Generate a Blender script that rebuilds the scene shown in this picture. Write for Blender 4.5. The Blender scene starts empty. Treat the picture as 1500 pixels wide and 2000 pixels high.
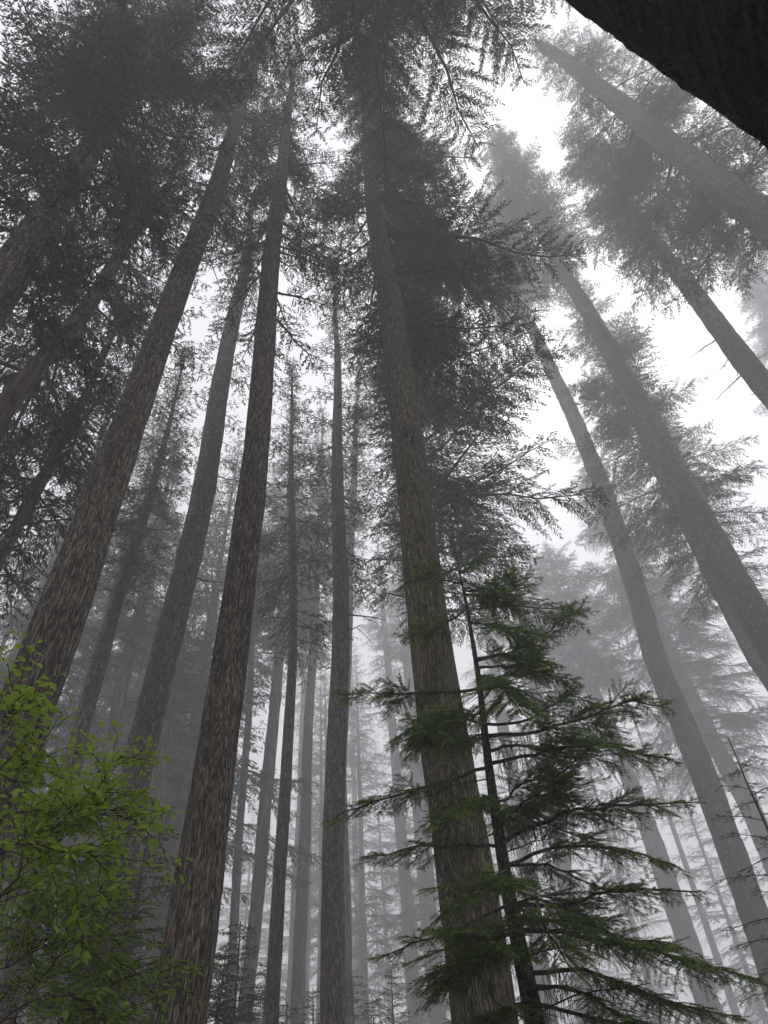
import bpy, math
import numpy as np
from mathutils import Matrix, Vector

C = bpy.context.scene
COL = C.collection
# ------------------------------------------------------------------ camera
FPX = 1400.0                      # focal length in photo pixels (photo 1500 x 2000)
VPX, VPY = 645.0, -300.0          # where the upright trunks converge (zenith)
CAM_H = 1.6
u = np.array([VPX - 750.0, 1000.0 - VPY, -FPX]); u /= np.linalg.norm(u)
fw = np.array([0, 0, -1.0]); yr = fw - u * fw.dot(u); yr /= np.linalg.norm(yr)
xr = np.cross(yr, u)
ROT = np.array([xr, yr, u])       # camera -> world
cam_data = bpy.data.cameras.new('camera')
cam = bpy.data.objects.new('camera', cam_data); COL.objects.link(cam)
cam_data.sensor_fit = 'VERTICAL'; cam_data.sensor_height = 36.0
cam_data.lens = FPX / 2000.0 * 36.0
cam_data.clip_start = 0.05; cam_data.clip_end = 2000
M4 = Matrix([list(ROT[i]) + [[0, 0, CAM_H][i]] for i in range(3)] + [[0, 0, 0, 1]])
cam.matrix_world = M4
C.camera = cam
CAMP = np.array([0, 0, CAM_H])

# ------------------------------------------------------------------ sky, sun, exposure
SUN_EL, SUN_AZ = math.radians(58), math.radians(35)     # azimuth clockwise from +Y
w = bpy.data.worlds.new('World'); C.world = w; w.use_nodes = True
nt = w.node_tree; nt.nodes.clear()
out = nt.nodes.new('ShaderNodeOutputWorld'); bg = nt.nodes.new('ShaderNodeBackground')
sky = nt.nodes.new('ShaderNodeTexSky'); sky.sky_type = 'NISHITA'; sky.sun_disc = False
sky.sun_elevation = SUN_EL; sky.sun_rotation = SUN_AZ
sky.air_density = 1.0; sky.dust_density = 4.0; sky.ozone_density = 1.0
hsv = nt.nodes.new('ShaderNodeHueSaturation'); hsv.inputs['Saturation'].default_value = 0.16
ov = nt.nodes.new('ShaderNodeMixRGB'); ov.inputs[0].default_value = 0.7
ov.inputs[2].default_value = (8.0, 8.05, 8.4, 1)        # overcast cloud deck
nt.links.new(sky.outputs[0], hsv.inputs['Color']); nt.links.new(hsv.outputs[0], ov.inputs[1])
nt.links.new(ov.outputs[0], bg.inputs[0]); bg.inputs[1].default_value = 0.12
nt.links.new(bg.outputs[0], out.inputs[0])
sd = bpy.data.lights.new('sun', 'SUN'); sd.energy = 0.5; sd.angle = math.radians(25); sd.color = (1, .96, .9)
sun = bpy.data.objects.new('sun', sd); COL.objects.link(sun)
dv = Vector((math.sin(SUN_AZ) * math.cos(SUN_EL), math.cos(SUN_AZ) * math.cos(SUN_EL), math.sin(SUN_EL)))
sun.rotation_euler = (-dv).to_track_quat('-Z', 'Y').to_euler(); sun.location = (0, 0, 150)
C.view_settings.view_transform = 'Standard'; C.view_settings.look = 'None'
C.view_settings.exposure = 0.56; C.view_settings.gamma = 1.0
C.cycles.volume_bounces = 8; C.cycles.max_bounces = 11; C.cycles.diffuse_bounces = 3
C.cycles.transmission_bounces = 3; C.cycles.transparent_max_bounces = 4
C.cycles.use_denoising = True
C.cycles.denoiser = 'OPENIMAGEDENOISE'; C.cycles.use_adaptive_sampling = False

# ------------------------------------------------------------------ helpers
def ray(px, py):
    d = ROT @ np.array([(px - 750.0) / FPX, -(py - 1000.0) / FPX, -1.0])
    return d / np.linalg.norm(d)
def pix(px, py, hd):
    """point on the ray through a photo pixel at horizontal distance hd"""
    d = ray(px, py)
    return CAMP + d * (hd / math.hypot(d[0], d[1]))
def depth(p):
    return float(-(ROT.T @ (np.asarray(p) - CAMP))[2])

def ground_z(x, y):
    return 0.35 * np.sin(x * .11 + 1) * np.cos(y * .09) + .12 * np.sin(x * .43 + y * .31)

class MB:
    """collects quads, builds ONE mesh object"""
    def __init__(s): s.v = []; s.q = []; s.m = []; s.n = 0
    def quads(s, verts, quads, mat=0):
        verts = np.asarray(verts, dtype=np.float32).reshape(-1, 3); quads = np.asarray(quads, dtype=np.int64).reshape(-1, 4)
        s.v.append(verts); s.q.append(quads + s.n); s.m.append(np.full(len(quads), mat, np.int32)); s.n += len(verts)
    def soup(s, V, mat=0):
        V = np.asarray(V, dtype=np.float32)          # (n,4,3)
        n = len(V)
        if n: s.quads(V.reshape(-1, 3), np.arange(4 * n).reshape(-1, 4), mat)
    def tube(s, P, R, sides=6, mat=0, fn=None, cap=False):
        P = np.asarray(P, float); R = np.asarray(R, float); n = len(P)
        T = np.gradient(P, axis=0); T /= np.linalg.norm(T, axis=1)[:, None] + 1e-9
        a = np.array([1.0, 0, 0]) if abs(T[0][0]) < .8 else np.array([0, 1.0, 0])
        U = np.cross(T, a); U /= np.linalg.norm(U, axis=1)[:, None] + 1e-9
        W = np.cross(T, U)
        th = np.linspace(0, 2 * np.pi, sides, endpoint=False)
        RR = R[:, None] * np.ones((1, sides))
        if fn is not None: RR = RR * fn(P, th)
        V = P[:, None, :] + RR[..., None] * (np.cos(th)[None, :, None] * U[:, None, :] + np.sin(th)[None, :, None] * W[:, None, :])
        i, j = np.meshgrid(np.arange(n - 1), np.arange(sides), indexing='ij')
        j2 = (j + 1) % sides
        Q = np.stack([i * sides + j, i * sides + j2, (i + 1) * sides + j2, (i + 1) * sides + j], -1).reshape(-1, 4)
        s.quads(V.reshape(-1, 3), Q, mat)
    def build(s, name, mats, parent=None, smooth=False, origin=(0, 0, 0)):
        me = bpy.data.meshes.new(name)
        V = np.concatenate(s.v) - np.asarray(origin, np.float32); Q = np.concatenate(s.q); Mi = np.concatenate(s.m)
        me.vertices.add(len(V)); me.vertices.foreach_set('co', V.astype(np.float32).ravel())
        me.loops.add(len(Q) * 4); me.loops.foreach_set('vertex_index', Q.astype(np.int32).ravel())
        me.polygons.add(len(Q)); me.polygons.foreach_set('loop_start', (np.arange(len(Q)) * 4).astype(np.int32))
        me.polygons.foreach_set('material_index', Mi)
        me.polygons.foreach_set('use_smooth', np.full(len(Q), smooth, bool))
        for m in (mats if isinstance(mats, (list, tuple)) else [mats]): me.materials.append(m)
        me.update(calc_edges=True); me.validate()
        o = bpy.data.objects.new(name, me); COL.objects.link(o)
        if parent is not None: o.parent = parent
        return o

def tag(o, label=None, cat=None, group=None, kind=None):
    if label: o['label'] = label
    if cat: o['category'] = cat
    if group: o['group'] = group
    if kind: o['kind'] = kind
    return o
def empty(name, loc):
    o = bpy.data.objects.new(name, None); COL.objects.link(o); o.location = [float(v) for v in loc]; return o
def copy_tree(o, parent=None):
    c = o.copy(); COL.objects.link(c); c.parent = parent
    for ch in list(o.children): copy_tree(ch, c)
    return c
def nrm(a):
    return a / (np.linalg.norm(a, axis=-1, keepdims=True) + 1e-9)

# ------------------------------------------------------------------ materials
def mat(name):
    m = bpy.data.materials.new(name); m.use_nodes = True
    N = m.node_tree.nodes; L = m.node_tree.links
    b = N['Principled BSDF']; b.inputs['Specular IOR Level'].default_value = .2
    return m, N, L, b
def ramp(N, stops):
    r = N.new('ShaderNodeValToRGB'); e = r.color_ramp.elements
    e[0].position, e[0].color = stops[0][0], (*stops[0][1], 1)
    e[1].position, e[1].color = stops[-1][0], (*stops[-1][1], 1)
    for p, c in stops[1:-1]:
        x = e.new(p); x.color = (*c, 1)
    return r
def noise(N, L, vec, scale, detail=4, rough=.6, dist=0.):
    n = N.new('ShaderNodeTexNoise'); n.inputs['Scale'].default_value = scale; n.inputs['Detail'].default_value = detail
    n.inputs['Roughness'].default_value = rough; n.inputs['Distortion'].default_value = dist
    L.new(vec, n.inputs['Vector']); return n

def bark_material(name, dark, mid, light, xs=35., zs=.13, moss=None, moss_amt=.5, bump=.9):
    m, N, L, b = mat(name)
    tc = N.new('ShaderNodeTexCoord'); mp = N.new('ShaderNodeMapping'); mp.inputs['Scale'].default_value = (1, 1, zs)
    oi = N.new('ShaderNodeObjectInfo'); ad = N.new('ShaderNodeVectorMath'); ad.operation = 'ADD'
    sc = N.new('ShaderNodeVectorMath'); sc.operation = 'SCALE'; sc.inputs['Scale'].default_value = 37.
    cb = N.new('ShaderNodeCombineXYZ'); L.new(oi.outputs['Random'], cb.inputs[0]); L.new(oi.outputs['Random'], cb.inputs[1])
    L.new(cb.outputs[0], sc.inputs[0]); L.new(sc.outputs[0], ad.inputs[1])
    L.new(tc.outputs['Object'], mp.inputs['Vector']); L.new(mp.outputs[0], ad.inputs[0])
    n1 = noise(N, L, ad.outputs[0], xs, 6, .66, 1.6)
    vo = N.new('ShaderNodeTexVoronoi'); vo.feature = 'DISTANCE_TO_EDGE'; vo.inputs['Scale'].default_value = xs * .75
    nd = noise(N, L, ad.outputs[0], xs * .5, 3, .6)
    mx = N.new('ShaderNodeVectorMath'); mx.operation = 'MULTIPLY_ADD'; mx.inputs[1].default_value = (.16, .16, .16)
    L.new(nd.outputs['Color'], mx.inputs[0]); L.new(ad.outputs[0], mx.inputs[2]); L.new(mx.outputs[0], vo.inputs['Vector'])
    cl = N.new('ShaderNodeMath'); cl.operation = 'MULTIPLY'; cl.inputs[1].default_value = 2.0; cl.use_clamp = True
    L.new(vo.outputs['Distance'], cl.inputs[0])
    mu = N.new('ShaderNodeMath'); mu.operation = 'MULTIPLY_ADD'; mu.inputs[1].default_value = .28
    L.new(cl.outputs[0], mu.inputs[0])
    sb = N.new('ShaderNodeMath'); sb.operation = 'MULTIPLY'; sb.inputs[1].default_value = .92
    L.new(n1.outputs[0], sb.inputs[0]); L.new(sb.outputs[0], mu.inputs[2])
    r = ramp(N, [(.42, dark), (.53, mid), (.62, tuple(a * .5 + c * .5 for a, c in zip(mid, light))), (.70, light)])  # pale flakes on brown bark; crevices darkened, relief shade put into the colour
    L.new(mu.outputs[0], r.inputs[0])
    # large scale tone variation, lichen grey patches
    n2 = noise(N, L, ad.outputs[0], 1.4, 4, .6)
    tr = ramp(N, [(.3, (.55, .52, .5)), (.7, (1.25, 1.22, 1.12))]); L.new(n2.outputs[0], tr.inputs[0])
    ml = N.new('ShaderNodeMixRGB'); ml.blend_type = 'MULTIPLY'; ml.inputs[0].default_value = 1
    L.new(r.outputs[0], ml.inputs[1]); L.new(tr.outputs[0], ml.inputs[2])
    col = ml.outputs[0]
    if moss:
        n3 = noise(N, L, ad.outputs[0], 3.2, 5, .65)
        mr = ramp(N, [(.62 - moss_amt * .25, (0, 0, 0)), (.78 - moss_amt * .2, (1, 1, 1))]); L.new(n3.outputs[0], mr.inputs[0])
        mm = N.new('ShaderNodeMixRGB'); L.new(mr.outputs[0], mm.inputs[0]); L.new(col, mm.inputs[1])
        mm.inputs[2].default_value = (*moss, 1); 
        mf = N.new('ShaderNodeMixRGB'); mf.inputs[0].default_value = .55; L.new(col, mf.inputs[1]); L.new(mm.outputs[0], mf.inputs[2])
        col = mf.outputs[0]
    L.new(col, b.inputs['Base Color']); b.inputs['Roughness'].default_value = .9
    bp = N.new('ShaderNodeBump'); bp.inputs['Strength'].default_value = bump; bp.inputs['Distance'].default_value = .06
    L.new(mu.outputs[0], bp.inputs['Height']); L.new(bp.outputs[0], b.inputs['Normal'])
    return m

def leaf_material(name, dark, light, scale=.6, trans=.3, transcol=None, rough=.55):
    m, N, L, b = mat(name)
    tc = N.new('ShaderNodeTexCoord')
    n = noise(N, L, tc.outputs['Object'], scale, 5, .7)
    r = ramp(N, [(.32, dark), (.68, light)]); L.new(n.outputs[0], r.inputs[0])
    L.new(r.outputs[0], b.inputs['Base Color']); b.inputs['Roughness'].default_value = rough
    t = N.new('ShaderNodeBsdfTranslucent'); mx = N.new('ShaderNodeMixShader'); mx.inputs[0].default_value = trans
    if transcol is None: L.new(r.outputs[0], t.inputs[0])
    else:
        tm = N.new('ShaderNodeMixRGB'); tm.inputs[0].default_value = .7; L.new(r.outputs[0], tm.inputs[1]); tm.inputs[2].default_value = (*transcol, 1)
        L.new(tm.outputs[0], t.inputs[0])
    L.new(b.outputs[0], mx.inputs[1]); L.new(t.outputs[0], mx.inputs[2])
    L.new(mx.outputs[0], N['Material Output'].inputs['Surface'])
    return m

BARK = bark_material('fir_bark', (.012, .010, .009), (.090, .070, .058), (.34, .285, .225))
BARK_RED = bark_material('cedar_bark', (.02, .012, .011), (.10, .06, .05), (.22, .15, .125), xs=13, zs=.06)
BARK_MOSS = bark_material('mossy_fir_bark', (.011, .010, .007), (.085, .071, .052), (.28, .245, .165), moss=(.06, .07, .022), moss_amt=.7)
BARK_FAR = bark_material('distant_bark', (.02, .017, .016), (.08, .065, .056), (.21, .18, .15), xs=11, zs=.15, bump=.6)
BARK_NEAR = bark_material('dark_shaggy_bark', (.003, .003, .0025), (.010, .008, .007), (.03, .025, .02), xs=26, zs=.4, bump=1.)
FRINGE = leaf_material('shaggy_bark_fringe', (.03, .024, .017), (.10, .08, .052), 9., .2)
TWIG = bark_material('twig_bark', (.02, .017, .015), (.05, .043, .038), (.10, .09, .075), xs=30, zs=1., bump=.3)
SHRUB_STEM = bark_material('shrub_stem', (.03, .022, .015), (.075, .055, .038), (.13, .10, .07), xs=40, zs=.6, bump=.2)
STEM = bark_material('sapling_bark', (.02, .018, .015), (.055, .048, .04), (.15, .14, .115), xs=40, zs=.5, moss=(.07, .08, .03), moss_amt=.4, bump=.5)
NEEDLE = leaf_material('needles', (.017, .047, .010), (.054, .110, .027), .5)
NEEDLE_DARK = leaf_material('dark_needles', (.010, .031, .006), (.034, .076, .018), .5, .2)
NEEDLE_GREEN = leaf_material('green_needles', (.034, .07, .018), (.09, .15, .04), .5)
NEEDLE_YOUNG = leaf_material('young_needles', (.06, .10, .025), (.165, .245, .062), 2.2, .45)
NEEDLE_TIP = leaf_material('new_growth_needles', (.14, .20, .04), (.30, .40, .10), 2.2, .5)
NEEDLE_DULL = leaf_material('dull_needles', (.026, .042, .022), (.06, .09, .042), 1.5, .25)
LEAF = leaf_material('shrub_leaf', (.14, .24, .028), (.31, .44, .06), 3., .45, (.40, .56, .06), .4)
LEAF_LOW = leaf_material('low_shrub_leaf', (.09, .155, .025), (.21, .31, .055), 3., .4, (.28, .42, .05), .5)
LICHEN = leaf_material('hanging_lichen', (.07, .072, .04), (.15, .15, .09), 4., .3)

# ------------------------------------------------------------------ ground
def build_ground():
    n = 121; g = np.linspace(-210, 210, n)
    X, Y = np.meshgrid(g, g, indexing='ij'); Z = ground_z(X, Y)
    V = np.stack([X, Y, Z], -1).reshape(-1, 3)
    i, j = np.meshgrid(np.arange(n - 1), np.arange(n - 1), indexing='ij')
    Q = np.stack([i * n + j, (i + 1) * n + j, (i + 1) * n + j + 1, i * n + j + 1], -1).reshape(-1, 4)
    m, N, L, b = mat('forest_floor')
    tc = N.new('ShaderNodeTexCoord'); nn = noise(N, L, tc.outputs['Object'], .8, 8, .65)
    r = ramp(N, [(.3, (.02, .016, .011)), (.5, (.05, .042, .028)), (.62, (.035, .05, .02)), (.75, (.05, .075, .025))]); L.new(nn.outputs[0], r.inputs[0])
    L.new(r.outputs[0], b.inputs['Base Color']); b.inputs['Roughness'].default_value = .95
    bp = N.new('ShaderNodeBump'); bp.inputs['Strength'].default_value = .8; bp.inputs['Distance'].default_value = .1
    L.new(nn.outputs[0], bp.inputs['Height']); L.new(bp.outputs[0], b.inputs['Normal'])
    mb = MB(); mb.quads(V, Q); o = mb.build('ground', m, smooth=True); tag(o, kind='structure')
build_ground()

# ------------------------------------------------------------------ foliage generator
UP = np.array([0, 0, 1.0])
def sprays(mb, P, rng, L, fol=1, wood=0, s0=.15, sp2=.2, sp3=.085, fw_=.05, fl=(.14, .28), ratio=.42, hang=.3, sec_droop=.25, wood_w=.012):
    """flat sprays of foliage along a branch polyline P"""
    k = len(P)
    n2 = max(4, int(L * (1 - s0) / sp2))
    s = np.repeat(np.linspace(s0, .985, n2), 2) + rng.normal(0, .01, 2 * n2)
    s = np.clip(s, 0, .999); side = np.tile([1., -1.], n2)
    keep = rng.random(len(s)) > .1
    s = s[keep]; side = side[keep]
    f = s * (k - 1); i = np.minimum(f.astype(int), k - 2); fr = (f - i)[:, None]
    B = P[i] * (1 - fr) + P[i + 1] * fr
    T = nrm(P[i + 1] - P[i])
    S = nrm(np.cross(T, UP)) * side[:, None]
    a = rng.uniform(.7, 1.15, len(s))[:, None]
    D = nrm(T * np.cos(a) + S * np.sin(a) + UP * rng.normal(-.08, .16, len(s))[:, None])
    l2 = np.clip(L * ratio * (1.06 - s) ** .75 * np.minimum(1, (s - s0) * 4 + .45) * rng.uniform(.55, 1.2, len(s)), .18, 2.0)
    # secondary wood strips
    def curve(t, idx):   # point along secondary idx at t metres
        return B[idx] + D[idx] * t[:, None] - UP * (sec_droop * t * t / (l2[idx] + .2))[:, None]
    idx = np.arange(len(s)); E = curve(l2, idx); M = curve(l2 * .5, idx)
    pw = nrm(np.cross(D, rng.normal(0, 1, D.shape))) * wood_w
    mb.soup(np.stack([B - pw, B + pw, M + pw * .7, M - pw * .7], 1), wood)
    mb.soup(np.stack([M - pw * .7, M + pw * .7, E + pw * .2, E - pw * .2], 1), wood)
    # tertiary fronds
    n3 = np.maximum(2, (l2 / sp3).astype(int)) * 2
    j = np.repeat(idx, n3)
    off = np.concatenate([np.arange(c) for c in n3]); sd = np.where(off % 2 == 0, 1., -1.)
    t = (off // 2 + rng.uniform(.1, .9, len(j))) / (n3[j] / 2)
    t = np.clip(t, .06, 1.)
    b3 = curve(t * l2[j], j)
    d2 = nrm(D[j] - UP * (2 * sec_droop * t)[:, None])
    S3 = nrm(np.cross(d2, UP)) * sd[:, None]
    a3 = rng.uniform(.45, 1.0, len(j)) * (1 - .7 * (t > .93))
    d3 = nrm(d2 * np.cos(a3)[:, None] + S3 * np.sin(a3)[:, None] + rng.normal(0, .18, (len(j), 3)) - UP * hang * rng.uniform(.2, 1.3, len(j))[:, None])
    l3 = rng.uniform(fl[0], fl[1], len(j)) * (1.15 - .55 * t) * np.clip(l2[j] * 1.6, .5, 1.2)
    w3 = nrm(np.cross(d3, UP + rng.normal(0, .55, (len(j), 3)))) * (fw_ * rng.uniform(.6, 1.2, len(j)))[:, None] * .5
    m3 = b3 + d3 * (l3 * .45)[:, None]; e3 = b3 + d3 * l3[:, None]
    mb.soup(np.stack([b3, m3 + w3, e3, m3 - w3], 1), fol)

def crown_mesh(axis, z0, z1, R, rng, per_m=6., prof=None, droop=.22, lo=-.2, hi=.7, det=1., bias=None, s0=.15, dens=1., hang=.3, open_=None, gap=.1, var=(.5, 1.2)):
    """axis(z) -> xyz array of the trunk centre"""
    mb = MB(); H = z1 - z0; n = int(H * per_m)
    prof = prof or (lambda t: min(1., .5 + 2.2 * t) * (1 - t) ** .75 + .05)
    for q in range(n):
        t = (q + rng.random()) / n
        if rng.random() < gap: continue
        z = z0 + t * H; az = q * 2.39996 + rng.normal(0, .5)
        if open_ is not None and t < open_[0]:
            c = axis(z); tc = math.atan2(-c[1], -c[0])
            if math.cos(az - tc) > open_[1]: continue
        L = R * prof(t) * rng.uniform(*var)
        if bias is not None: L *= 1 + bias[1] * math.cos(az - bias[0])
        if L < .35: L = .35
        e0 = lo + (hi - lo) * t ** 1.3 + rng.normal(0, .13)
        d = np.array([math.cos(az) * math.cos(e0), math.sin(az) * math.cos(e0), math.sin(e0)])
        sv = np.linspace(0, 1, 7)
        lat = np.array([-math.sin(az), math.cos(az), 0]) * rng.normal(0, .1) * L
        dr = droop * (1 - .6 * t) * rng.uniform(.5, 1.5)
        wob = rng.normal(0, .022 * L, (7, 3)) * sv[:, None]
        P = axis(z) + sv[:, None] * L * d + (sv ** 2)[:, None] * lat - UP * (dr * L * (sv ** 2 - .35 * sv ** 4))[:, None] + wob
        r0 = .012 + .0115 * L
        mb.tube(P, r0 * (1 - .85 * sv), 4, 0)
        sprays(mb, P, rng, L, s0=s0, sp2=.2 / det / dens, sp3=.08 / det / dens, fw_=.05 / det ** .8, fl=(.15 / det ** .7, .29 / det ** .7), hang=hang)
    return mb

def trunk_tube(mb, P, R, sides=22, seed=0, rough=.05):
    rng = np.random.default_rng(seed)
    ph = rng.uniform(0, 6.28, 8); 
    def fn(Pp, th):
        z = Pp[:, 2][:, None]; th = th[None, :]
        a = 1 + rough * .5 * np.sin(3 * th + .35 * z + ph[0]) + rough * .45 * np.sin(5 * th - .55 * z + ph[1]) + rough * .35 * np.sin(8 * th + 1.3 * z + ph[2]) 
        a = a + rough * .35 * np.sin(th * 2 + 2.3 * z + ph[3]) + rng.normal(0, rough * .32, a.shape)
        return a
    mb.tube(P, R, sides, 0, fn)

# ------------------------------------------------------------------ the trees one can tell apart
TREES = []
def tree(label, d, pts, crown_y, Rpx, H=None, bark=None, fol=None, seed=0, group=None, cat='tree', name='conifer_tree',
         kw=None, det=1., dead=0, trunk_sides=22, Rm=None):
    rng = np.random.default_rng(1000 + seed)
    A = []; R = []
    for (x, y, wd) in pts:
        p = pix(x, y, d); A.append(p); R.append(max(.012, wd * .5 * depth(p) / FPX))
    A = np.array(A); R = np.array(R)
    low = A[0].copy(); gz = float(ground_z(low[0], low[1])); 
    zs = [gz - .2, gz + .25, gz + .9, gz + 2.2]; fl = [1.75, 1.45, 1.22, 1.1]
    zz = [z for z in zs if z < low[2] - .5]
    base = np.array([[low[0], low[1], z] for z in zz]); 
    rb = R[0] * 1.06
    A = np.concatenate([base, A]); R = np.concatenate([np.array(fl[:len(zz)]) * rb, R])
    if H is not None and H > A[-1][2]:
        sl = (A[-1] - A[-3])[:2] / (A[-1][2] - A[-3][2]); nn = 4
        for q in range(1, nn + 1):
            z = A[-1][2] + (H - A[-1][2]) * q / nn if q == 1 else z_last + (H - z_first) / nn
            if q == 1: z_first = A[-1][2]; r_first = R[-1]; xy0 = A[-1][:2].copy()
            z_last = z
            A = np.vstack([A, [*(xy0 + sl * .6 * (z - z_first)), z]]); R = np.append(R, max(.012, r_first * (1 - q / nn)))
    # smooth resample
    zt = A[:, 2]; 
    zr = np.concatenate([zt[:len(zz)], np.arange(zt[len(zz) - 1] + .5, zt[-1], .45), [zt[-1]]])
    Ax = np.stack([np.interp(zr, zt, A[:, 0]), np.interp(zr, zt, A[:, 1]), zr], 1); Rx = np.interp(zr, zt, R)
    for _ in range(6):
        Ax[5:-1, :2] = (Ax[4:-2, :2] + 2 * Ax[5:-1, :2] + Ax[6:, :2]) / 4
        Rx[5:-1] = (Rx[4:-2] + 2 * Rx[5:-1] + Rx[6:]) / 4
    wv_ = np.array([1, .6]) * .028 * min(1.5, d / 12); ph = rng.uniform(0, 6.28, 2)
    Ax[:, :2] += wv_ * np.sin(zr[:, None] * np.array([.45, .37]) + ph)
    o0 = np.array([low[0], low[1], gz])
    root = empty(name, o0); tag(root, label, cat, group)
    mb = MB(); trunk_tube(mb, Ax, Rx, trunk_sides, seed, .065)
    mb.build('trunk', bark or BARK, root, True, o0)
    axis = lambda z: np.array([np.interp(z, zr, Ax[:, 0]), np.interp(z, zr, Ax[:, 1]), z])
    rad = lambda z: float(np.interp(z, zr, Rx))
    ys = np.array([p[1] for p in pts][::-1]); zz_ = np.array([pix(p[0], p[1], d)[2] for p in pts][::-1])
    zc = float(np.interp(crown_y, ys, zz_)); top = zr[-1]
    zm = zc + .35 * (top - zc); Rc = Rm or Rpx * depth(axis(zm)) / FPX
    k = dict(per_m=6., det=det); k.update(kw or {})
    if Rpx or Rm:
        cm = crown_mesh(axis, zc, top + .3, Rc, rng, **k)
        cm.build('crown', [TWIG, fol or NEEDLE], root, False, o0)
    for q in range(dead):
        z = zc - (zc - gz) * .35 * rng.random() ** 1.2; az = rng.uniform(0, 6.28); L = rng.uniform(.25, 1.0) * min(2., d / 14)
        sv = np.linspace(0, 1, 6); dd = np.array([math.cos(az), math.sin(az), rng.uniform(-.2, .35)])
        P = axis(z) + dd * rad(z) * .8 + sv[:, None] * dd * L + rng.normal(0, .05, (6, 3)) * sv[:, None]
        b = MB(); b.tube(P, (.02 + .012 * L) * (1 - .75 * sv), 5)
        for _ in range(int(L * 2.5)):
            s = rng.uniform(.3, .9); b0 = axis(z) + dd * rad(z) * .8 + s * dd * L
            e = b0 + (dd * rng.uniform(.1, .5) + rng.normal(0, .35, 3)) * .8
            b.tube(np.array([b0, (b0 + e) / 2 + rng.normal(0, .04, 3), e]), np.array([.016, .011, .005]), 3)
        b.build('dead_branch', TWIG, root, True, o0)
    TREES.append((label, d, 2 * R[len(zz)], zr[-1], zc, Rc))
    return root

DENSE = dict(per_m=11, gap=.1, hang=.5, det=1.3)
tree('thick rough-barked conifer leaning in from the lower left edge, nearest trunk on the left', 7.5,
     [(-30, 1600, 118), (81, 1300, 98), (206, 950, 72), (300, 700, 52), (410, 400, 37), (458, 250, 25), (480, 180, 18)], 420, 0, H=45, Rm=3.2,
     seed=1, kw=dict(lo=.2, hi=1.1, droop=.1, per_m=6.5, det=1.75, open_=(.6, .2), gap=.15), dead=5, trunk_sides=44)
tree('tall rough-barked conifer rising from the bottom edge just right of the leafy green shrub', 7.5,
     [(350, 2000, 108), (404, 1650, 86), (451, 1300, 68), (491, 950, 52), (522, 600, 38), (543, 400, 27), (558, 250, 18), (570, 170, 11)], 640, 0, H=42, Rm=2.7,
     seed=2, kw=dict(per_m=6, det=1.75, open_=(.62, .1), gap=.15), dead=6, trunk_sides=44)
tree('mossy thick conifer directly behind the young green fir, with a wide dense crown', 7.8,
     [(945, 2000, 122), (904, 1650, 108), (848, 1300, 82), (809, 950, 64), (762, 600, 47), (730, 400, 31), (718, 250, 20), (712, 180, 13)], 660, 0, H=46, Rm=4.3,
     seed=3, bark=BARK_MOSS, kw=dict(per_m=6.8, bias=(.0, .35), gap=.15, det=1.75, open_=(.6, .15)), dead=5, trunk_sides=44)
tree('slimmer conifer standing between the two thick left trunks, with bare upswept top branches', 14.5,
     [(235, 1700, 62), (270, 1510, 57), (320, 1300, 54), (397, 950, 44), (460, 600, 27), (478, 530, 20), (490, 440, 9), (497, 390, 3)], 900, 90,
     seed=4, kw=dict(per_m=5, lo=-.1, hi=1.0, open_=(.6, .4)), dead=4)
tree('straight upright conifer in the middle, thicker than the faint misty trunks around it', 17.5,
     [(648, 2000, 52), (655, 1650, 42), (664, 1300, 36), (661, 950, 24), (658, 700, 13), (654, 560, 5), (652, 500, 2)], 1160, 115, seed=5, kw=dict(per_m=7, open_=(.5, .5)), dead=4)
tree('thin trunk half hidden behind the straight upright middle conifer', 34,
     [(668, 1500, 20), (676, 1300, 18), (690, 950, 13), (697, 800, 8), (702, 700, 4), (705, 640, 2)], 1180, 75, seed=6, bark=BARK_FAR)
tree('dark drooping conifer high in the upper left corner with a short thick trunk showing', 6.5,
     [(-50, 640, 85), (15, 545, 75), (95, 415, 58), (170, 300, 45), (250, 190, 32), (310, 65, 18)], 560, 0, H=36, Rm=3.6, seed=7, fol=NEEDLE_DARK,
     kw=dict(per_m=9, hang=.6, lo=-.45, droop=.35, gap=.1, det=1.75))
tree('reddish-barked conifer on the left edge with a thin see-through top', 9.5,
     [(-30, 850, 44), (0, 805, 42), (85, 700, 33), (170, 605, 30), (255, 465, 22), (320, 380, 14), (345, 320, 6), (352, 290, 2)], 780, 0, Rm=3.4, seed=8, bark=BARK_RED, fol=NEEDLE_DARK,
     kw=dict(per_m=9, hang=.5, lo=-.3, det=1.6, open_=(.95, .45), prof=lambda t: (1 - t) ** .6 * (1 if t < .55 else .62) + .05))
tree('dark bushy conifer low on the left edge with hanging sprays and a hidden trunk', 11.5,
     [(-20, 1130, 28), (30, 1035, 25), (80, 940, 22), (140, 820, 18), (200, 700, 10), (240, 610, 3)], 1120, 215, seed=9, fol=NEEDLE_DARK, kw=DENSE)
tree('slender brown conifer just right of the shrub-side thick trunk, in front of paler trunks', 18,
     [(530, 2000, 28), (542, 1820, 27), (558, 1580, 24), (569, 1300, 18), (572, 1000, 13), (570, 850, 8), (568, 720, 3)], 1260, 145, seed=10, kw=dict(per_m=9, hang=.5, open_=(.7, .75), prof=lambda t: min(1., .6 + 2 * t) * (1 - t) ** .8 + .05), fol=NEEDLE_DARK)
tree('grey conifer whose trunk leans across behind the slender brown conifer', 38,
     [(475, 2000, 29), (487, 1880, 27), (507, 1700, 26), (527, 1500, 24), (542, 1300, 20), (557, 1125, 14), (565, 950, 9), (572, 800, 3)], 1280, 125, seed=11, kw=dict(per_m=8), fol=NEEDLE_DARK, bark=BARK_FAR)
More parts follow.
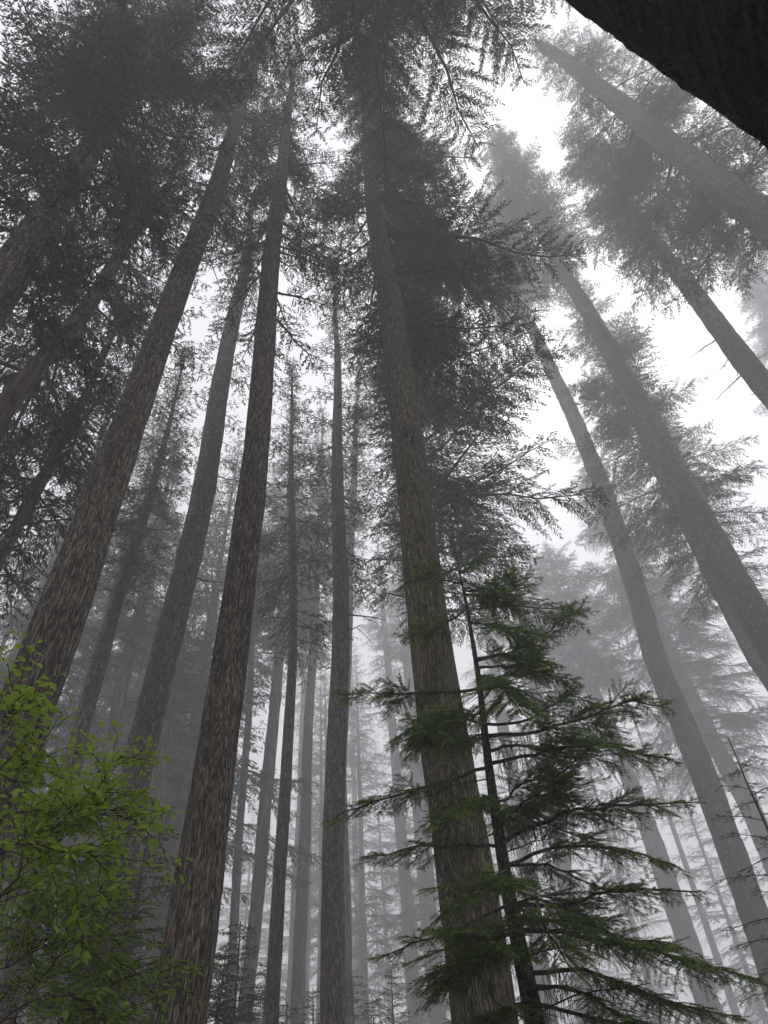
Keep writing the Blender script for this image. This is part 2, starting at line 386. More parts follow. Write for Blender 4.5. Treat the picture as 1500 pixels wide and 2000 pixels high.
tree('thin grey trunk close beside the right edge of the shrub-side thick trunk', 42,
     [(450, 1900, 18), (455, 1820, 18), (472, 1580, 15), (491, 1300, 12), (505, 1050, 7), (515, 880, 3)], 1380, 95, seed=12, kw=dict(per_m=7), bark=BARK_FAR)
tree('grey conifer standing just left of the straight upright middle conifer', 44,
     [(583, 2000, 28), (591, 1700, 24), (597, 1560, 20), (609, 1300, 17), (622, 1080, 12), (628, 900, 6), (630, 800, 2)], 1280, 105, seed=13, kw=dict(per_m=7), bark=BARK_FAR)
tree('pale thin trunk tucked against the left side of a grey conifer left of centre', 82,
     [(563, 2000, 15), (578, 1700, 13), (586, 1560, 11), (594, 1300, 10), (603, 1100, 5), (608, 980, 2)], 1450, 45, seed=14, bark=BARK_FAR)
tree('very faint thin conifer in the bright mist right of the straight upright middle conifer', 112,
     [(701, 2000, 14), (700, 1860, 13), (694, 1650, 11), (689, 1440, 9), (685, 1280, 5), (683, 1200, 2)], 1560, 50, seed=15, bark=BARK_FAR)
tree('pale misty conifer left of two that stand between the middle trunk and the mossy trunk', 78,
     [(812, 2000, 29), (790, 1700, 24), (773, 1500, 19), (757, 1300, 13), (745, 1150, 9), (738, 1060, 3)], 1350, 60, seed=16, bark=BARK_FAR)
tree('pale misty conifer close beside the left edge of the mossy trunk', 70,
     [(858, 2000, 30), (835, 1700, 24), (819, 1500, 20), (799, 1300, 17), (785, 1150, 12), (775, 1020, 7), (770, 940, 2)], 1300, 65, seed=17, bark=BARK_FAR)
tree('misty conifer seen through the young fir, right of the mossy trunk', 76,
     [(1075, 2000, 34), (1050, 1850, 32), (1020, 1640, 29), (1000, 1500, 26), (978, 1400, 22), (955, 1250, 15), (935, 1120, 6), (925, 1050, 2)], 1400, 75, seed=18, bark=BARK_FAR)
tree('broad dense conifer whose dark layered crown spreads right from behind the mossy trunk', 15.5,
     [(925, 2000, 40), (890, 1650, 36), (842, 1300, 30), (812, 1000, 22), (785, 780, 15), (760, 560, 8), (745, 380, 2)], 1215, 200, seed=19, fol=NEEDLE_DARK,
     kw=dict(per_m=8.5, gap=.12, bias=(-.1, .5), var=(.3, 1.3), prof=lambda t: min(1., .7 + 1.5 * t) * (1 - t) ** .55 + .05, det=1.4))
tree('pale misty conifer between the mossy trunk and the right branches of the young fir', 74,
     [(1135, 1930, 34), (1124, 1870, 33), (1090, 1600, 28), (1062, 1420, 24), (1040, 1330, 22), (1015, 1180, 14), (1000, 1080, 3)], 1400, 80, seed=32, bark=BARK_FAR)
tree('misty grey conifer standing behind the right branches of the young fir', 74,
     [(1370, 1920, 44), (1325, 1790, 42), (1275, 1640, 37), (1228, 1523, 32), (1190, 1420, 28), (1150, 1330, 25), (1105, 1200, 15), (1070, 1080, 3)], 1345, 135, seed=20, kw=dict(per_m=9, prof=lambda t: min(1., .55 + 2 * t) * (1 - t) ** .5 + .1), bark=BARK_FAR)
tree('pale wide-branched conifer in the fog right behind the leaning bare right trunk', 66,
     [(1510, 1680, 42), (1470, 1590, 38), (1417, 1493, 34), (1340, 1340, 28), (1287, 1220, 22), (1200, 1020, 13), (1130, 870, 3)], 1490, 190, seed=21, bark=BARK_FAR,
     kw=dict(per_m=6, lo=-.25))
tree('long bare grey trunk leaning up from the lower right edge to a small crown', 38,
     [(1530, 1950, 62), (1485, 1810, 56), (1440, 1700, 54), (1330, 1400, 46), (1286, 1300, 43), (1178, 950, 34), (1100, 770, 27), (1019, 600, 20), (990, 510, 14), (970, 440, 6), (950, 385, 2)],
     610, 92, seed=22, kw=dict(per_m=7.5, hi=.9, prof=lambda t: min(1., .55 + 2 * t) * (1 - t) ** .5 * .9 + .16), dead=6)
tree('thick grey conifer leaning in from the right edge, front one of a close pair', 26,
     [(1540, 1310, 62), (1490, 1230, 60), (1410, 1085, 56), (1330, 950, 50), (1240, 770, 40), (1143, 600, 29), (1080, 500, 22), (1040, 430, 15), (1000, 330, 5), (975, 262, 2)],
     530, 115, seed=23, kw=dict(per_m=7, hi=.9, open_=(.2, .4), prof=lambda t: min(1., .55 + 2 * t) * (1 - t) ** .5 * .9 + .16), dead=8)
tree('layered full-branched conifer half hidden behind the thick leaning grey conifer on the right', 33,
     [(1530, 1350, 48), (1480, 1275, 46), (1390, 1110, 42), (1310, 950, 34), (1230, 780, 26), (1180, 670, 18), (1120, 560, 8), (1090, 490, 2)],
     1150, 190, seed=24, fol=NEEDLE_DARK, kw=dict(per_m=6.5, gap=.12))
tree('pale grey conifer at the right edge with broken dead branch stubs below its crown', 24,
     [(1590, 865, 56), (1540, 805, 50), (1500, 757, 46), (1453, 700, 42), (1375, 603, 36), (1298, 500, 30), (1236, 418, 23), (1185, 350, 13), (1135, 285, 4), (1115, 258, 2)],
     520, 135, seed=25, kw=dict(per_m=7, hi=.9, open_=(.15, .4), prof=lambda t: min(1., .55 + 2 * t) * (1 - t) ** .5 * .9 + .16), dead=18)
tree('big conifer slanting from the right edge under the dark shaggy trunk in the corner', 18,
     [(1560, 485, 72), (1500, 430, 64), (1375, 340, 50), (1250, 235, 40), (1125, 135, 28), (1060, 90, 20)],
     430, 0, H=64, Rm=6.4, seed=26, kw=dict(per_m=5.5, droop=.3, det=1.3, open_=(.8, .35)), dead=6)
tree('faint pale conifer behind the stubby pale trunk at the right edge', 68,
     [(1680, 860, 55), (1600, 740, 50), (1520, 620, 40), (1440, 510, 25), (1400, 440, 4)], 820, 120, seed=27, bark=BARK_FAR)
tree('sunlit-green conifer between the two left trunks with a bright pointed top', 16,
     [(120, 1570, 37), (140, 1510, 36), (165, 1400, 33), (196, 1300, 30), (230, 1170, 26), (260, 1075, 24), (295, 950, 16), (330, 830, 9), (365, 690, 2)], 1170, 130, seed=28, fol=NEEDLE_GREEN,
     kw=dict(per_m=12, det=1.25))
tree('grey trunk just left of the slimmer left conifer, its crown behind the green pointed one', 26,
     [(200, 1520, 30), (214, 1475, 28), (243, 1300, 24), (270, 1200, 21), (295, 1100, 17), (325, 960, 9), (345, 860, 2)], 1270, 120, seed=29, kw=dict(per_m=8), bark=BARK_FAR)
tree('dim thin trunk showing just right of the leaning lower left trunk', 27,
     [(75, 1460, 24), (115, 1320, 21), (150, 1200, 17), (185, 1080, 10), (210, 980, 3)], 1430, 120, seed=30, kw=dict(per_m=8), bark=BARK_FAR, fol=NEEDLE_DARK)
tree('dim trunk in the gap between the slimmer left conifer and the shrub-side thick trunk', 30,
     [(305, 1550, 27), (345, 1300, 22), (365, 1150, 14), (385, 1000, 3)], 1520, 110, seed=31, kw=dict(per_m=8), bark=BARK_FAR, fol=NEEDLE_DARK)

# near trunk in the upper right corner
def near_trunk():
    d0 = ray(1315, 155); a = math.atan2(d0[0], d0[1]); r = .55; dist = 1.35
    ac = a + math.asin(r / dist); c = np.array([math.sin(ac) * dist, math.cos(ac) * dist, 0])
    gz = float(ground_z(c[0], c[1])); o0 = np.array([c[0], c[1], gz])
    root = empty('conifer_tree', o0); tag(root, 'near-black shaggy trunk crossing the top right corner, closest to the viewer', 'tree')
    rng = np.random.default_rng(77)
    z = np.concatenate([np.arange(gz - .2, 9, .018), np.arange(9.2, 46, .4)])
    P = np.stack([np.full_like(z, c[0]), np.full_like(z, c[1]), z], 1)
    R = r * np.clip(1.12 - z * .022, .05, 2) * (1 + .5 * np.exp(-(z - gz) / .5)) / 1.03
    rr = np.random.default_rng(5); S = 160
    def fn(Pp, th):
        n = len(Pp); a_ = rr.normal(0, 1, (n, S))
        k = np.array([.25, .5, .25])
        sm = a_.copy()
        for _ in range(2): sm = (np.roll(sm, 1, 1) + 2 * sm + np.roll(sm, -1, 1)) / 4
        g = np.cumsum(a_, 0) * 0
        zz = Pp[:, 2][:, None]; t = th[None, :]
        low_ = np.sin(7 * t + 1.9 * zz) * .4 + np.sin(11 * t - 3.1 * zz + 2) * .35 + np.sin(4 * t + 5.7 * zz) * .3 + np.sin(17 * t + 9 * zz) * .25
        return 1 + .0055 * low_ + .012 * sm
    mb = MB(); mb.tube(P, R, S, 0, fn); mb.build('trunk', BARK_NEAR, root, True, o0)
    # shaggy bark flakes and moss threads standing off the trunk
    n = 38000; zf = rng.uniform(1.5, 8, n); th = rng.uniform(0, 6.28, n); rf = np.interp(zf, z, R)
    nd = np.stack([np.cos(th), np.sin(th), np.zeros(n)], 1); b = np.stack([c[0] + 0 * zf, c[1] + 0 * zf, zf], 1) + nd * (rf * .998)[:, None]
    l = rng.uniform(.005, .02, n)[:, None]; dd = nrm(nd * .55 + rng.normal(0, .4, (n, 3)) - UP * .7)
    wv = nrm(np.cross(dd, rng.normal(0, 1, (n, 3)))) * .0022
    mf = MB(); mf.soup(np.stack([b - wv - nd * .01, b + wv - nd * .01, b + dd * l + wv * .3, b + dd * l - wv * .3], 1), 0)
    mf.build('bark_fringe', FRINGE, root, False, o0)
    axis = lambda zz: np.array([c[0], c[1], zz])
    cm = crown_mesh(axis, 20, 45, 6.2, rng, per_m=7, lo=-.2, bias=(math.radians(115), .25), gap=.1, det=1.7)
    cm.build('crown', [TWIG, NEEDLE_GREEN], root, False, o0)
near_trunk()

# ------------------------------------------------------------------ trees standing far back, copies of five kinds
def proto(seed, H, zc, R, r0, fol, per_m, lo):
    rng = np.random.default_rng(seed); root = empty('conifer_tree', (0, 0, 0))
    z = np.concatenate([[-.5, .2, .8], np.arange(1.6, H, 1.0), [H]]); r = r0 * (1 - z / H) ** .8 * (1 + .6 * np.exp(-np.maximum(z, 0) / .5)); r = np.maximum(np.nan_to_num(r), .012)
    P = np.stack([.12 * np.sin(z * .12 + seed), .12 * np.cos(z * .1 + seed), z], 1)
    mb = MB(); trunk_tube(mb, P, r, 12, seed); mb.build('trunk', BARK_FAR, root, True)
    axis = lambda zz: np.array([.12 * math.sin(zz * .12 + seed), .12 * math.cos(zz * .1 + seed), zz])
    cm = crown_mesh(axis, zc, H + .3, R, rng, per_m=per_m, det=.7, lo=lo, s0=.12, prof=lambda t: min(1., .5 + 2.2 * t) * (1 - t) ** .55 + .04)
    cm.build('crown', [TWIG, fol], root, False)
    return root
PROTOS = [proto(1, 44, 14, 5.8, .45, NEEDLE, 4.2, -.3), proto(2, 48, 18, 5.0, .42, NEEDLE_DARK, 4.6, -.2), proto(3, 40, 9, 6.2, .38, NEEDLE_DARK, 4.2, -.35),
          proto(4, 52, 31, 4.8, .45, NEEDLE, 4.6, -.1), proto(5, 34, 5, 5.4, .3, NEEDLE_DARK, 4.6, -.3)]
rng = np.random.default_rng(42)
used = set()
taken = []
def far_tree(i, x, y, s, rz, label, group):
    if i not in used: o = PROTOS[i]; used.add(i)
    else: o = copy_tree(PROTOS[i])
    o.location = (x, y, float(ground_z(x, y))); o.scale = (s, s, s); o.rotation_euler = (0, 0, rz)
    tag(o, label, 'tree', group)
def az_of(px):
    d = ray(px, 1600); return math.atan2(d[0], d[1])
def scatter(n, px0, px1, d0, d1, kinds, label, group, smin=.85, smax=1.2, sep=4.5):
    k = 0; tries = 0
    while k < n and tries < 4000:
        tries += 1
        a = rng.uniform(az_of(px0), az_of(px1)); d = math.sqrt(rng.uniform(d0 ** 2, d1 ** 2))
        x, y = d * math.sin(a), d * math.cos(a)
        if any((x - p) ** 2 + (y - q) ** 2 < sep ** 2 for p, q in taken): continue
        taken.append((x, y)); k += 1
        far_tree(int(rng.choice(kinds)), x, y, rng.uniform(smin, smax), rng.uniform(0, 6.28), label, group)
scatter(28, -150, 390, 34, 80, [0, 1, 2, 4], 'dim grey-green conifer among others packed behind the left trunks', 'dim conifers behind the left trunks', .95, 1.35)
scatter(26, 480, 900, 66, 165, [0, 1, 3, 3], 'faint grey conifer in the bright mist behind the middle trunks', 'faint conifers behind the middle trunks', 1., 1.4, sep=5)
scatter(17, 900, 1600, 84, 165, [0, 1, 2, 3], 'pale ghostly conifer far back in the fog behind the right trunks', 'ghostly conifers behind the right trunks', 1., 1.4, sep=6)

# ------------------------------------------------------------------ small understory conifers
def small_conifer(seed, H, R, fol):
    rng = np.random.default_rng(seed); root = empty('young_conifer', (0, 0, 0))
    z = np.linspace(-.1, H, 30); P = np.stack([.03 * np.sin(z * 1.1 + seed), .03 * np.cos(z * .9), z], 1)
    mb = MB(); mb.tube(P, .012 * H * (1 - z / H * .93) + .004, 7); mb.build('trunk', STEM, root, True)
    cm = MB(); n = int(H * 15)
    for q in range(n):
        t = (q + rng.random()) / n; zz = .5 + t * (H - .55); az = q * 2.4 + rng.normal(0, .4)
        L = R * (1 - t) ** .8 * rng.uniform(.6, 1.15) + .12; e0 = .1 + .45 * t + rng.normal(0, .12); sv = np.linspace(0, 1, 6)
        d = np.array([math.cos(az) * math.cos(e0), math.sin(az) * math.cos(e0), math.sin(e0)])
        Pb = np.array([np.interp(zz, z, P[:, 0]), np.interp(zz, z, P[:, 1]), zz]) + sv[:, None] * L * d - UP * (.25 * L * sv ** 2)[:, None]
        cm.tube(Pb, (.005 + .006 * L) * (1 - .8 * sv), 4, 0)
        sprays(cm, Pb, rng, L, s0=.2, sp2=.075, sp3=.05, fw_=.036, fl=(.06, .13), ratio=.48, hang=.2, wood_w=.005)
    cm.build('crown', [STEM, fol], root, False)
    return root
SMALL = [small_conifer(11, 6.0, 1.9, NEEDLE_DULL), small_conifer(12, 7.0, 1.7, NEEDLE_DULL)]
sm_used = set()
def place_small(i, px, py, d, label, group=None):
    """tip of the small tree appears at photo pixel px,py"""
    p = pix(px, py, d); gz = float(ground_z(p[0], p[1])); H = [6.0, 7.0][i]
    if i not in sm_used: o = SMALL[i]; sm_used.add(i)
    else: o = copy_tree(SMALL[i])
    s = (p[2] - gz) / H; o.location = (p[0], p[1], gz); o.scale = (s, s, s); o.rotation_euler = (0, 0, px * .7)
    tag(o, label, 'young tree', group)
G_U = 'young conifers along the bottom edge'
place_small(0, 690, 1905, 26, 'misty young conifer at the bottom edge touching the right side of the straight middle trunk', G_U)
place_small(1, 764, 1893, 26, 'misty young conifer at the bottom edge midway between middle trunk and pale trunks', G_U)
place_small(0, 470, 1800, 15, 'dark green young conifer at the bottom beside the shrub-side thick trunk', G_U)
place_small(1, 440, 1850, 12, 'young conifer lowest against the right edge of the shrub-side thick trunk', G_U)
place_small(1, 614, 1930, 22, 'small young conifer tip left of the straight middle trunk', G_U)
place_small(0, 300, 1560, 12, 'dark young conifer behind the leafy shrub left of the thick trunk', G_U)
place_small(1, 215, 1650, 9, 'dark young conifer hidden deep behind the leafy shrub', G_U)
place_small(1, 520, 1880, 20, 'dark young conifer at the bottom edge just left of the slender brown trunk', G_U)
place_small(0, 395, 1720, 14, 'tallest dark young conifer behind the shrub-side thick trunk', G_U)
place_small(1, 880, 1850, 17, 'young conifer at the foot of the mossy trunk, behind it', G_U)
place_small(0, 432, 1915, 11, 'bushy dark young conifer at the very bottom touching the right side of the shrub-side trunk', G_U)
place_small(1, 492, 1935, 14, 'low dark young conifer at the very bottom under the leaning grey trunks', G_U)
place_small(0, 560, 1958, 19, 'lowest small conifer tip between the slender brown trunk and the grey trunk', G_U)
place_small(1, 730, 1950, 22, 'small conifer tip between the two taller misty young conifers at the bottom', G_U)
place_small(0, 60, 1600, 11, 'dark young conifer behind the shrub under the leaning left trunk', G_U)

# ------------------------------------------------------------------ foreground firs with real needles
def needles(mb, B, D, Ln, rng, mat_, sp=.0055, nl=.017, nw=.0026, up=.35):
    """needles on both sides of straight twigs B + D*t"""
    cnt = np.maximum(3, (Ln / sp).astype(int)) * 2
    j = np.repeat(np.arange(len(B)), cnt); off = np.concatenate([np.arange(c) for c in cnt])
    sd = np.where(off % 2 == 0, 1., -1.); t = (off // 2 + rng.random(len(j))) / (cnt[j] / 2)
    b = B[j] + D[j] * (t * Ln[j])[:, None]
    S = nrm(np.cross(D, UP + rng.normal(0, .25, D.shape)))[j] * sd[:, None]
    Nn = np.cross(S, D[j]) * sd[:, None]
    d = nrm(S + D[j] * rng.uniform(.35, .8, len(j))[:, None] + Nn * rng.normal(up * .4, .32, len(j))[:, None])
    l = nl * rng.uniform(.65, 1.1, len(j)) * (1 - .45 * t ** 3)
    wv = nrm(np.cross(d, UP + rng.normal(0, .5, d.shape))) * nw * .5
    m = b + d * (l * .5)[:, None]; e = b + d * l[:, None]
    mb.soup(np.stack([b, m + wv, e, m - wv], 1), mat_)

def fir_branch(P, rng, r0, s0=.25, ratio=.36, dens=1., hang=.25, nl=.016, sp=.004, nw=.0036, tsp=.04, foliage=1.):
    """P: polyline; returns MB with wood (0) and needles (1)"""
    mb = MB(); k = len(P); seg = np.linalg.norm(np.diff(P, axis=0), axis=1); L = seg.sum()
    sv = np.linspace(0, 1, k); mb.tube(P, r0 * (1 - .82 * sv) + .0012, 5, 0)
    n2 = max(4, int(L * (1 - s0) / (.046 / dens)))
    s = np.clip(np.repeat(np.linspace(s0, .985, n2), 2) + rng.normal(0, .012, 2 * n2), 0, .995); side = np.tile([1., -1.], n2)
    kp = rng.random(len(s)) < .86 * foliage; s, side = s[kp], side[kp]
    f = s * (k - 1); i = np.minimum(f.astype(int), k - 2); fr = (f - i)[:, None]
    B = P[i] * (1 - fr) + P[i + 1] * fr; T = nrm(P[i + 1] - P[i]); S = nrm(np.cross(T, UP)) * side[:, None]
    a = rng.uniform(.65, 1.05, len(s))[:, None]
    D = nrm(T * np.cos(a) + S * np.sin(a) + UP * rng.normal(-.1, .2, len(s))[:, None])
    l2 = np.clip(L * ratio * (1.04 - s) ** .7 * np.minimum(1, (s - s0) * 3 + .4) * rng.uniform(.5, 1.15, len(s)), .10, .8)
    def cv(t, j): return B[j] + D[j] * t[:, None] - UP * (hang * t * t / (l2[j] + .1))[:, None]
    idx = np.arange(len(s)); K = 5
    ww = nrm(np.cross(D, rng.normal(0, 1, D.shape)))
    for q in range(K):
        a_, b_ = cv(l2 * q / K, idx), cv(l2 * (q + 1) / K, idx); w0 = ww * .0028 * (1 - .8 * q / K); w1 = ww * .0028 * (1 - .8 * (q + 1) / K)
        mb.soup(np.stack([a_ - w0, a_ + w0, b_ + w1, b_ - w1], 1), 0)
        dd = b_ - a_; ln = np.linalg.norm(dd, axis=1)
        if q > 0: needles(mb, a_, dd / ln[:, None], ln, rng, 1, sp, nl, nw)
    n3 = np.maximum(1, (l2 / tsp).astype(int)) * 2
    j = np.repeat(idx, n3); off = np.concatenate([np.arange(c) for c in n3]); sd = np.where(off % 2 == 0, 1., -1.)
    t = np.clip((off // 2 + rng.uniform(.2, .8, len(j))) / (n3[j] / 2), .15, .97); b3 = cv(t * l2[j], j)
    d2 = nrm(D[j] - UP * (2 * hang * t)[:, None]); S3 = nrm(np.cross(d2, UP)) * sd[:, None]; a3 = rng.uniform(.55, .95, len(j))[:, None]
    d3 = nrm(d2 * np.cos(a3) + S3 * np.sin(a3) + rng.normal(0, .12, (len(j), 3)) - UP * (hang * rng.uniform(.2, 1.3, len(j)))[:, None])
    l3 = np.clip(l2[j] * (1.1 - t) * .75 * rng.uniform(.6, 1.2, len(j)), .04, .2)
    w3 = nrm(np.cross(d3, rng.normal(0, 1, d3.shape))) * .0014
    e3 = b3 + d3 * l3[:, None]
    mb.soup(np.stack([b3 - w3, b3 + w3, e3 + w3 * .4, e3 - w3 * .4], 1), 0)
    tp = (s[j] * .6 + t * .6 + rng.uniform(-.2, .2, len(j))) > .78
    for msk, mi_ in ((~tp, 1), (tp, 2)):
        if msk.any(): needles(mb, b3[msk], d3[msk], l3[msk], rng, mi_, sp, nl, nw)
    tipd = nrm((P[-1] - P[-2])[None, :]); needles(mb, P[-2:-1], tipd, np.array([np.linalg.norm(P[-1] - P[-2])]), rng, 1, sp, nl, nw)
    return mb

def smooth_poly(pts, n=12):
    pts = np.asarray(pts, float); d = np.concatenate([[0], np.cumsum(np.linalg.norm(np.diff(pts, axis=0), axis=1))]); t = np.linspace(0, d[-1], n)
    P = np.stack([np.interp(t, d, pts[:, q]) for q in range(3)], 1)
    for _ in range(2): P[1:-1] = (P[:-2] + 2 * P[1:-1] + P[2:]) / 4
    return P

def young_fir():
    D0 = 4.6; rng = np.random.default_rng(8)
    st = [(1040, 1980), (1016, 1860), (996, 1760), (978, 1640), (962, 1540), (949, 1453), (935, 1337), (925, 1267), (911, 1173), (899, 1120), (890, 1072)]
    S = np.array([pix(x, y, D0) for x, y in st]); gz = float(ground_z(S[0][0], S[0][1])); b = np.array([S[0][0] + .05, S[0][1], gz - .1])
    S = np.vstack([b, b + [0, 0, .6], S]); o0 = np.array([b[0], b[1], gz])
    root = empty('young_fir', o0); tag(root, 'young green fir with spreading needle sprays in front of the mossy trunk', 'young tree')
    zr = np.linspace(S[0][2], S[-1][2], 70); A = np.stack([np.interp(zr, S[:, 2], S[:, 0]), np.interp(zr, S[:, 2], S[:, 1]), zr], 1)
    A[:, :2] += .006 * np.stack([np.sin(zr * 3.1), np.cos(zr * 2.7)], 1)
    Rr = np.interp(zr, [0, 2.6, 3.4, 4.6, 5.4, S[-1][2]], [.062, .05, .035, .021, .012, .003]); mb = MB(); trunk_tube(mb, A, Rr, 12, 3, .06)
    mb.build('trunk', STEM, root, True, o0)
    # (pixel polyline from stem to tip, depth change at the tip in metres, needle ratio)
    BR = [([(903, 1140), (850, 1130), (792, 1137)], -.15, .42), ([(905, 1150), (960, 1150), (1006, 1112)], .1, .45), ([(906, 1160), (985, 1165), (1038, 1128)], -.2, .45),
          ([(900, 1120), (915, 1100), (930, 1098)], .2, .5), ([(912, 1190), (860, 1225), (785, 1248)], .1, .38), ([(918, 1215), (980, 1225), (1040, 1235)], -.5, .42),
          ([(926, 1290), (1000, 1275), (1060, 1240), (1140, 1182)], .15, .36), ([(928, 1305), (1010, 1300), (1118, 1332)], -.3, .36), ([(930, 1315), (985, 1340), (1018, 1395)], -.7, .45),
          ([(935, 1345), (850, 1355), (760, 1352), (662, 1358)], .05, .30), ([(940, 1390), (860, 1400), (770, 1440)], -.5, .42), ([(949, 1437), (1060, 1432), (1150, 1400), (1230, 1360), (1310, 1384)], .2, .34),
          ([(952, 1492), (1051, 1472), (1150, 1450), (1230, 1465), (1303, 1482)], -.3, .34), ([(957, 1500), (890, 1520), (800, 1548), (720, 1570), (648, 1600)], 0., .30),
          ([(950, 1470), (1010, 1450), (1085, 1470), (1180, 1440)], .55, .38), ([(974, 1622), (1010, 1575), (1056, 1548), (1117, 1490), (1160, 1450)], -.25, .4), ([(975, 1650), (1090, 1585), (1210, 1570), (1352, 1568)], .25, .32),
          ([(985, 1655), (900, 1650), (800, 1655), (706, 1676)], -.1, .30), ([(965, 1560), (915, 1560), (868, 1600)], -.7, .5), ([(990, 1692), (1100, 1648), (1210, 1652), (1318, 1690)], -.2, .34),
          ([(985, 1690), (1080, 1690), (1180, 1740)], .6, .4), ([(1002, 1772), (1072, 1772), (1200, 1740), (1362, 1742)], .05, .32), ([(1006, 1790), (1100, 1790), (1250, 1840), (1330, 1850)], -.5, .36),
          ([(1018, 1816), (1100, 1818), (1180, 1836), (1380, 1880), (1510, 1930)], -.1, .30), ([(1008, 1750), (960, 1790), (890, 1818), (810, 1838), (738, 1872)], 0., .3),
          ([(1022, 1850), (950, 1870), (890, 1900), (838, 1925)], -.4, .42), ([(1030, 1900), (1130, 1890), (1280, 1950), (1450, 1990)], .3, .34), ([(1035, 1930), (1120, 1930), (1230, 1990), (1300, 2040)], -.5, .36),
          ([(1030, 1890), (985, 1840), (930, 1830), (880, 1810)], -.9, .5), ([(990, 1700), (950, 1720), (905, 1760)], -.9, .5), ([(1040, 1960), (1180, 1990), (1400, 2060)], 0., .34), ([(1038, 1950), (960, 1985), (900, 2030)], -.5, .45),
          ([(998, 1765), (1060, 1800), (1120, 1900)], -.8, .42), ([(945, 1430), (920, 1440), (880, 1480)], .5, .5), ([(970, 1600), (1040, 1600), (1150, 1640)], .6, .38)]
    extra = []
    for q in range(9):
        pts, dz, ra = BR[rng.integers(0, len(BR))]; f = rng.uniform(.55, 1.0); yo = rng.uniform(-45, 45)
        x0_, y0_ = pts[0]; ys_ = y0_ + yo; xs_ = float(np.interp(ys_, [p[1] for p in st[::-1]], [p[0] for p in st[::-1]]))
        extra.append(([(xs_ + (p[0] - x0_) * f, ys_ + (p[1] - y0_) * f * rng.uniform(.6, 1.3) + rng.normal(0, 6)) for p in pts], dz + abs(rng.normal(0, .5)), ra * 1.1))
    for pts, dz, ra in BR + extra:
        n = len(pts); hd = [D0 + dz * (q / (n - 1)) for q in range(n)]
        P = smooth_poly([pix(x, y, h) for (x, y), h in zip(pts, hd)], 12)
        z0 = P[0][2]; P[0] = [np.interp(z0, zr, A[:, 0]), np.interp(z0, zr, A[:, 1]), z0]
        P[1:] += rng.normal(0, .007, P[1:].shape)
        L = np.linalg.norm(np.diff(P, axis=0), axis=1).sum()
        b_ = fir_branch(P, rng, .004 + .0075 * L, s0=.12 if L < .8 else .25, ratio=ra * (1.7 if L < .8 else 1.35), hang=.16)
        b_.build('branch', [STEM, NEEDLE_YOUNG, NEEDLE_TIP], root, False, o0)
    # leader needles
    m = MB(); d = nrm((A[-1] - A[-8])[None, :]); needles(m, A[-8:-7], d, np.array([np.linalg.norm(A[-1] - A[-8])]), rng, 0, .005, .016, .003)
    m.build('leader_needles', NEEDLE_YOUNG, root, False, o0)
    # bare dead twigs low on the stem
    for q in range(14):
        z = rng.uniform(1.8, 4.2); az = rng.uniform(0, 6.28); L = rng.uniform(.25, .8)
        c = np.array([np.interp(z, zr, A[:, 0]), np.interp(z, zr, A[:, 1]), z]); sv = np.linspace(0, 1, 6)
        P = c + sv[:, None] * L * np.array([math.cos(az), math.sin(az), rng.uniform(-.5, .3)]) - UP * (.2 * L * sv ** 2)[:, None] + rng.normal(0, .012, (6, 3)) * sv[:, None]
        t = MB(); t.tube(P, .0045 * (1 - .8 * sv) + .001, 4)
        for _ in range(5):
            b0 = P[rng.integers(2, 6)]; e = b0 + rng.normal(0, .09, 3) - UP * .06; t.tube(np.array([b0, (b0 + e) / 2 + rng.normal(0, .01, 3), e]), np.array([.0022, .0016, .0008]), 3)
        t.build('dead_twig', STEM, root, True, o0)
    # wisps of lichen hanging from branches
    li = MB()
    for q in range(150):
        pts, dz, ra = BR[rng.integers(9, len(BR))]; f = rng.uniform(.08, .5); n = len(pts) - 1; i = min(int(f * n), n - 1); g = f * n - i
        x = pts[i][0] * (1 - g) + pts[i + 1][0] * g; y = pts[i][1] * (1 - g) + pts[i + 1][1] * g
        b0 = pix(x, y, D0 + dz * f); 
        for _ in range(7):
            p = b0 + rng.normal(0, .025, 3) * [1, 1, .2]; l = rng.uniform(.04, .16); e = p - UP * l + rng.normal(0, .012, 3); mid = (p + e) / 2 + rng.normal(0, .008, 3)
            wv = nrm(np.array([rng.normal(0, 1), rng.normal(0, 1), 0.])) * .0022
            li.soup(np.array([[p - wv, p + wv, mid + wv, mid - wv], [mid - wv, mid + wv, e + wv * .3, e - wv * .3]]), 0)
    li.build('hanging_lichen', LICHEN, root, False, o0)
young_fir()

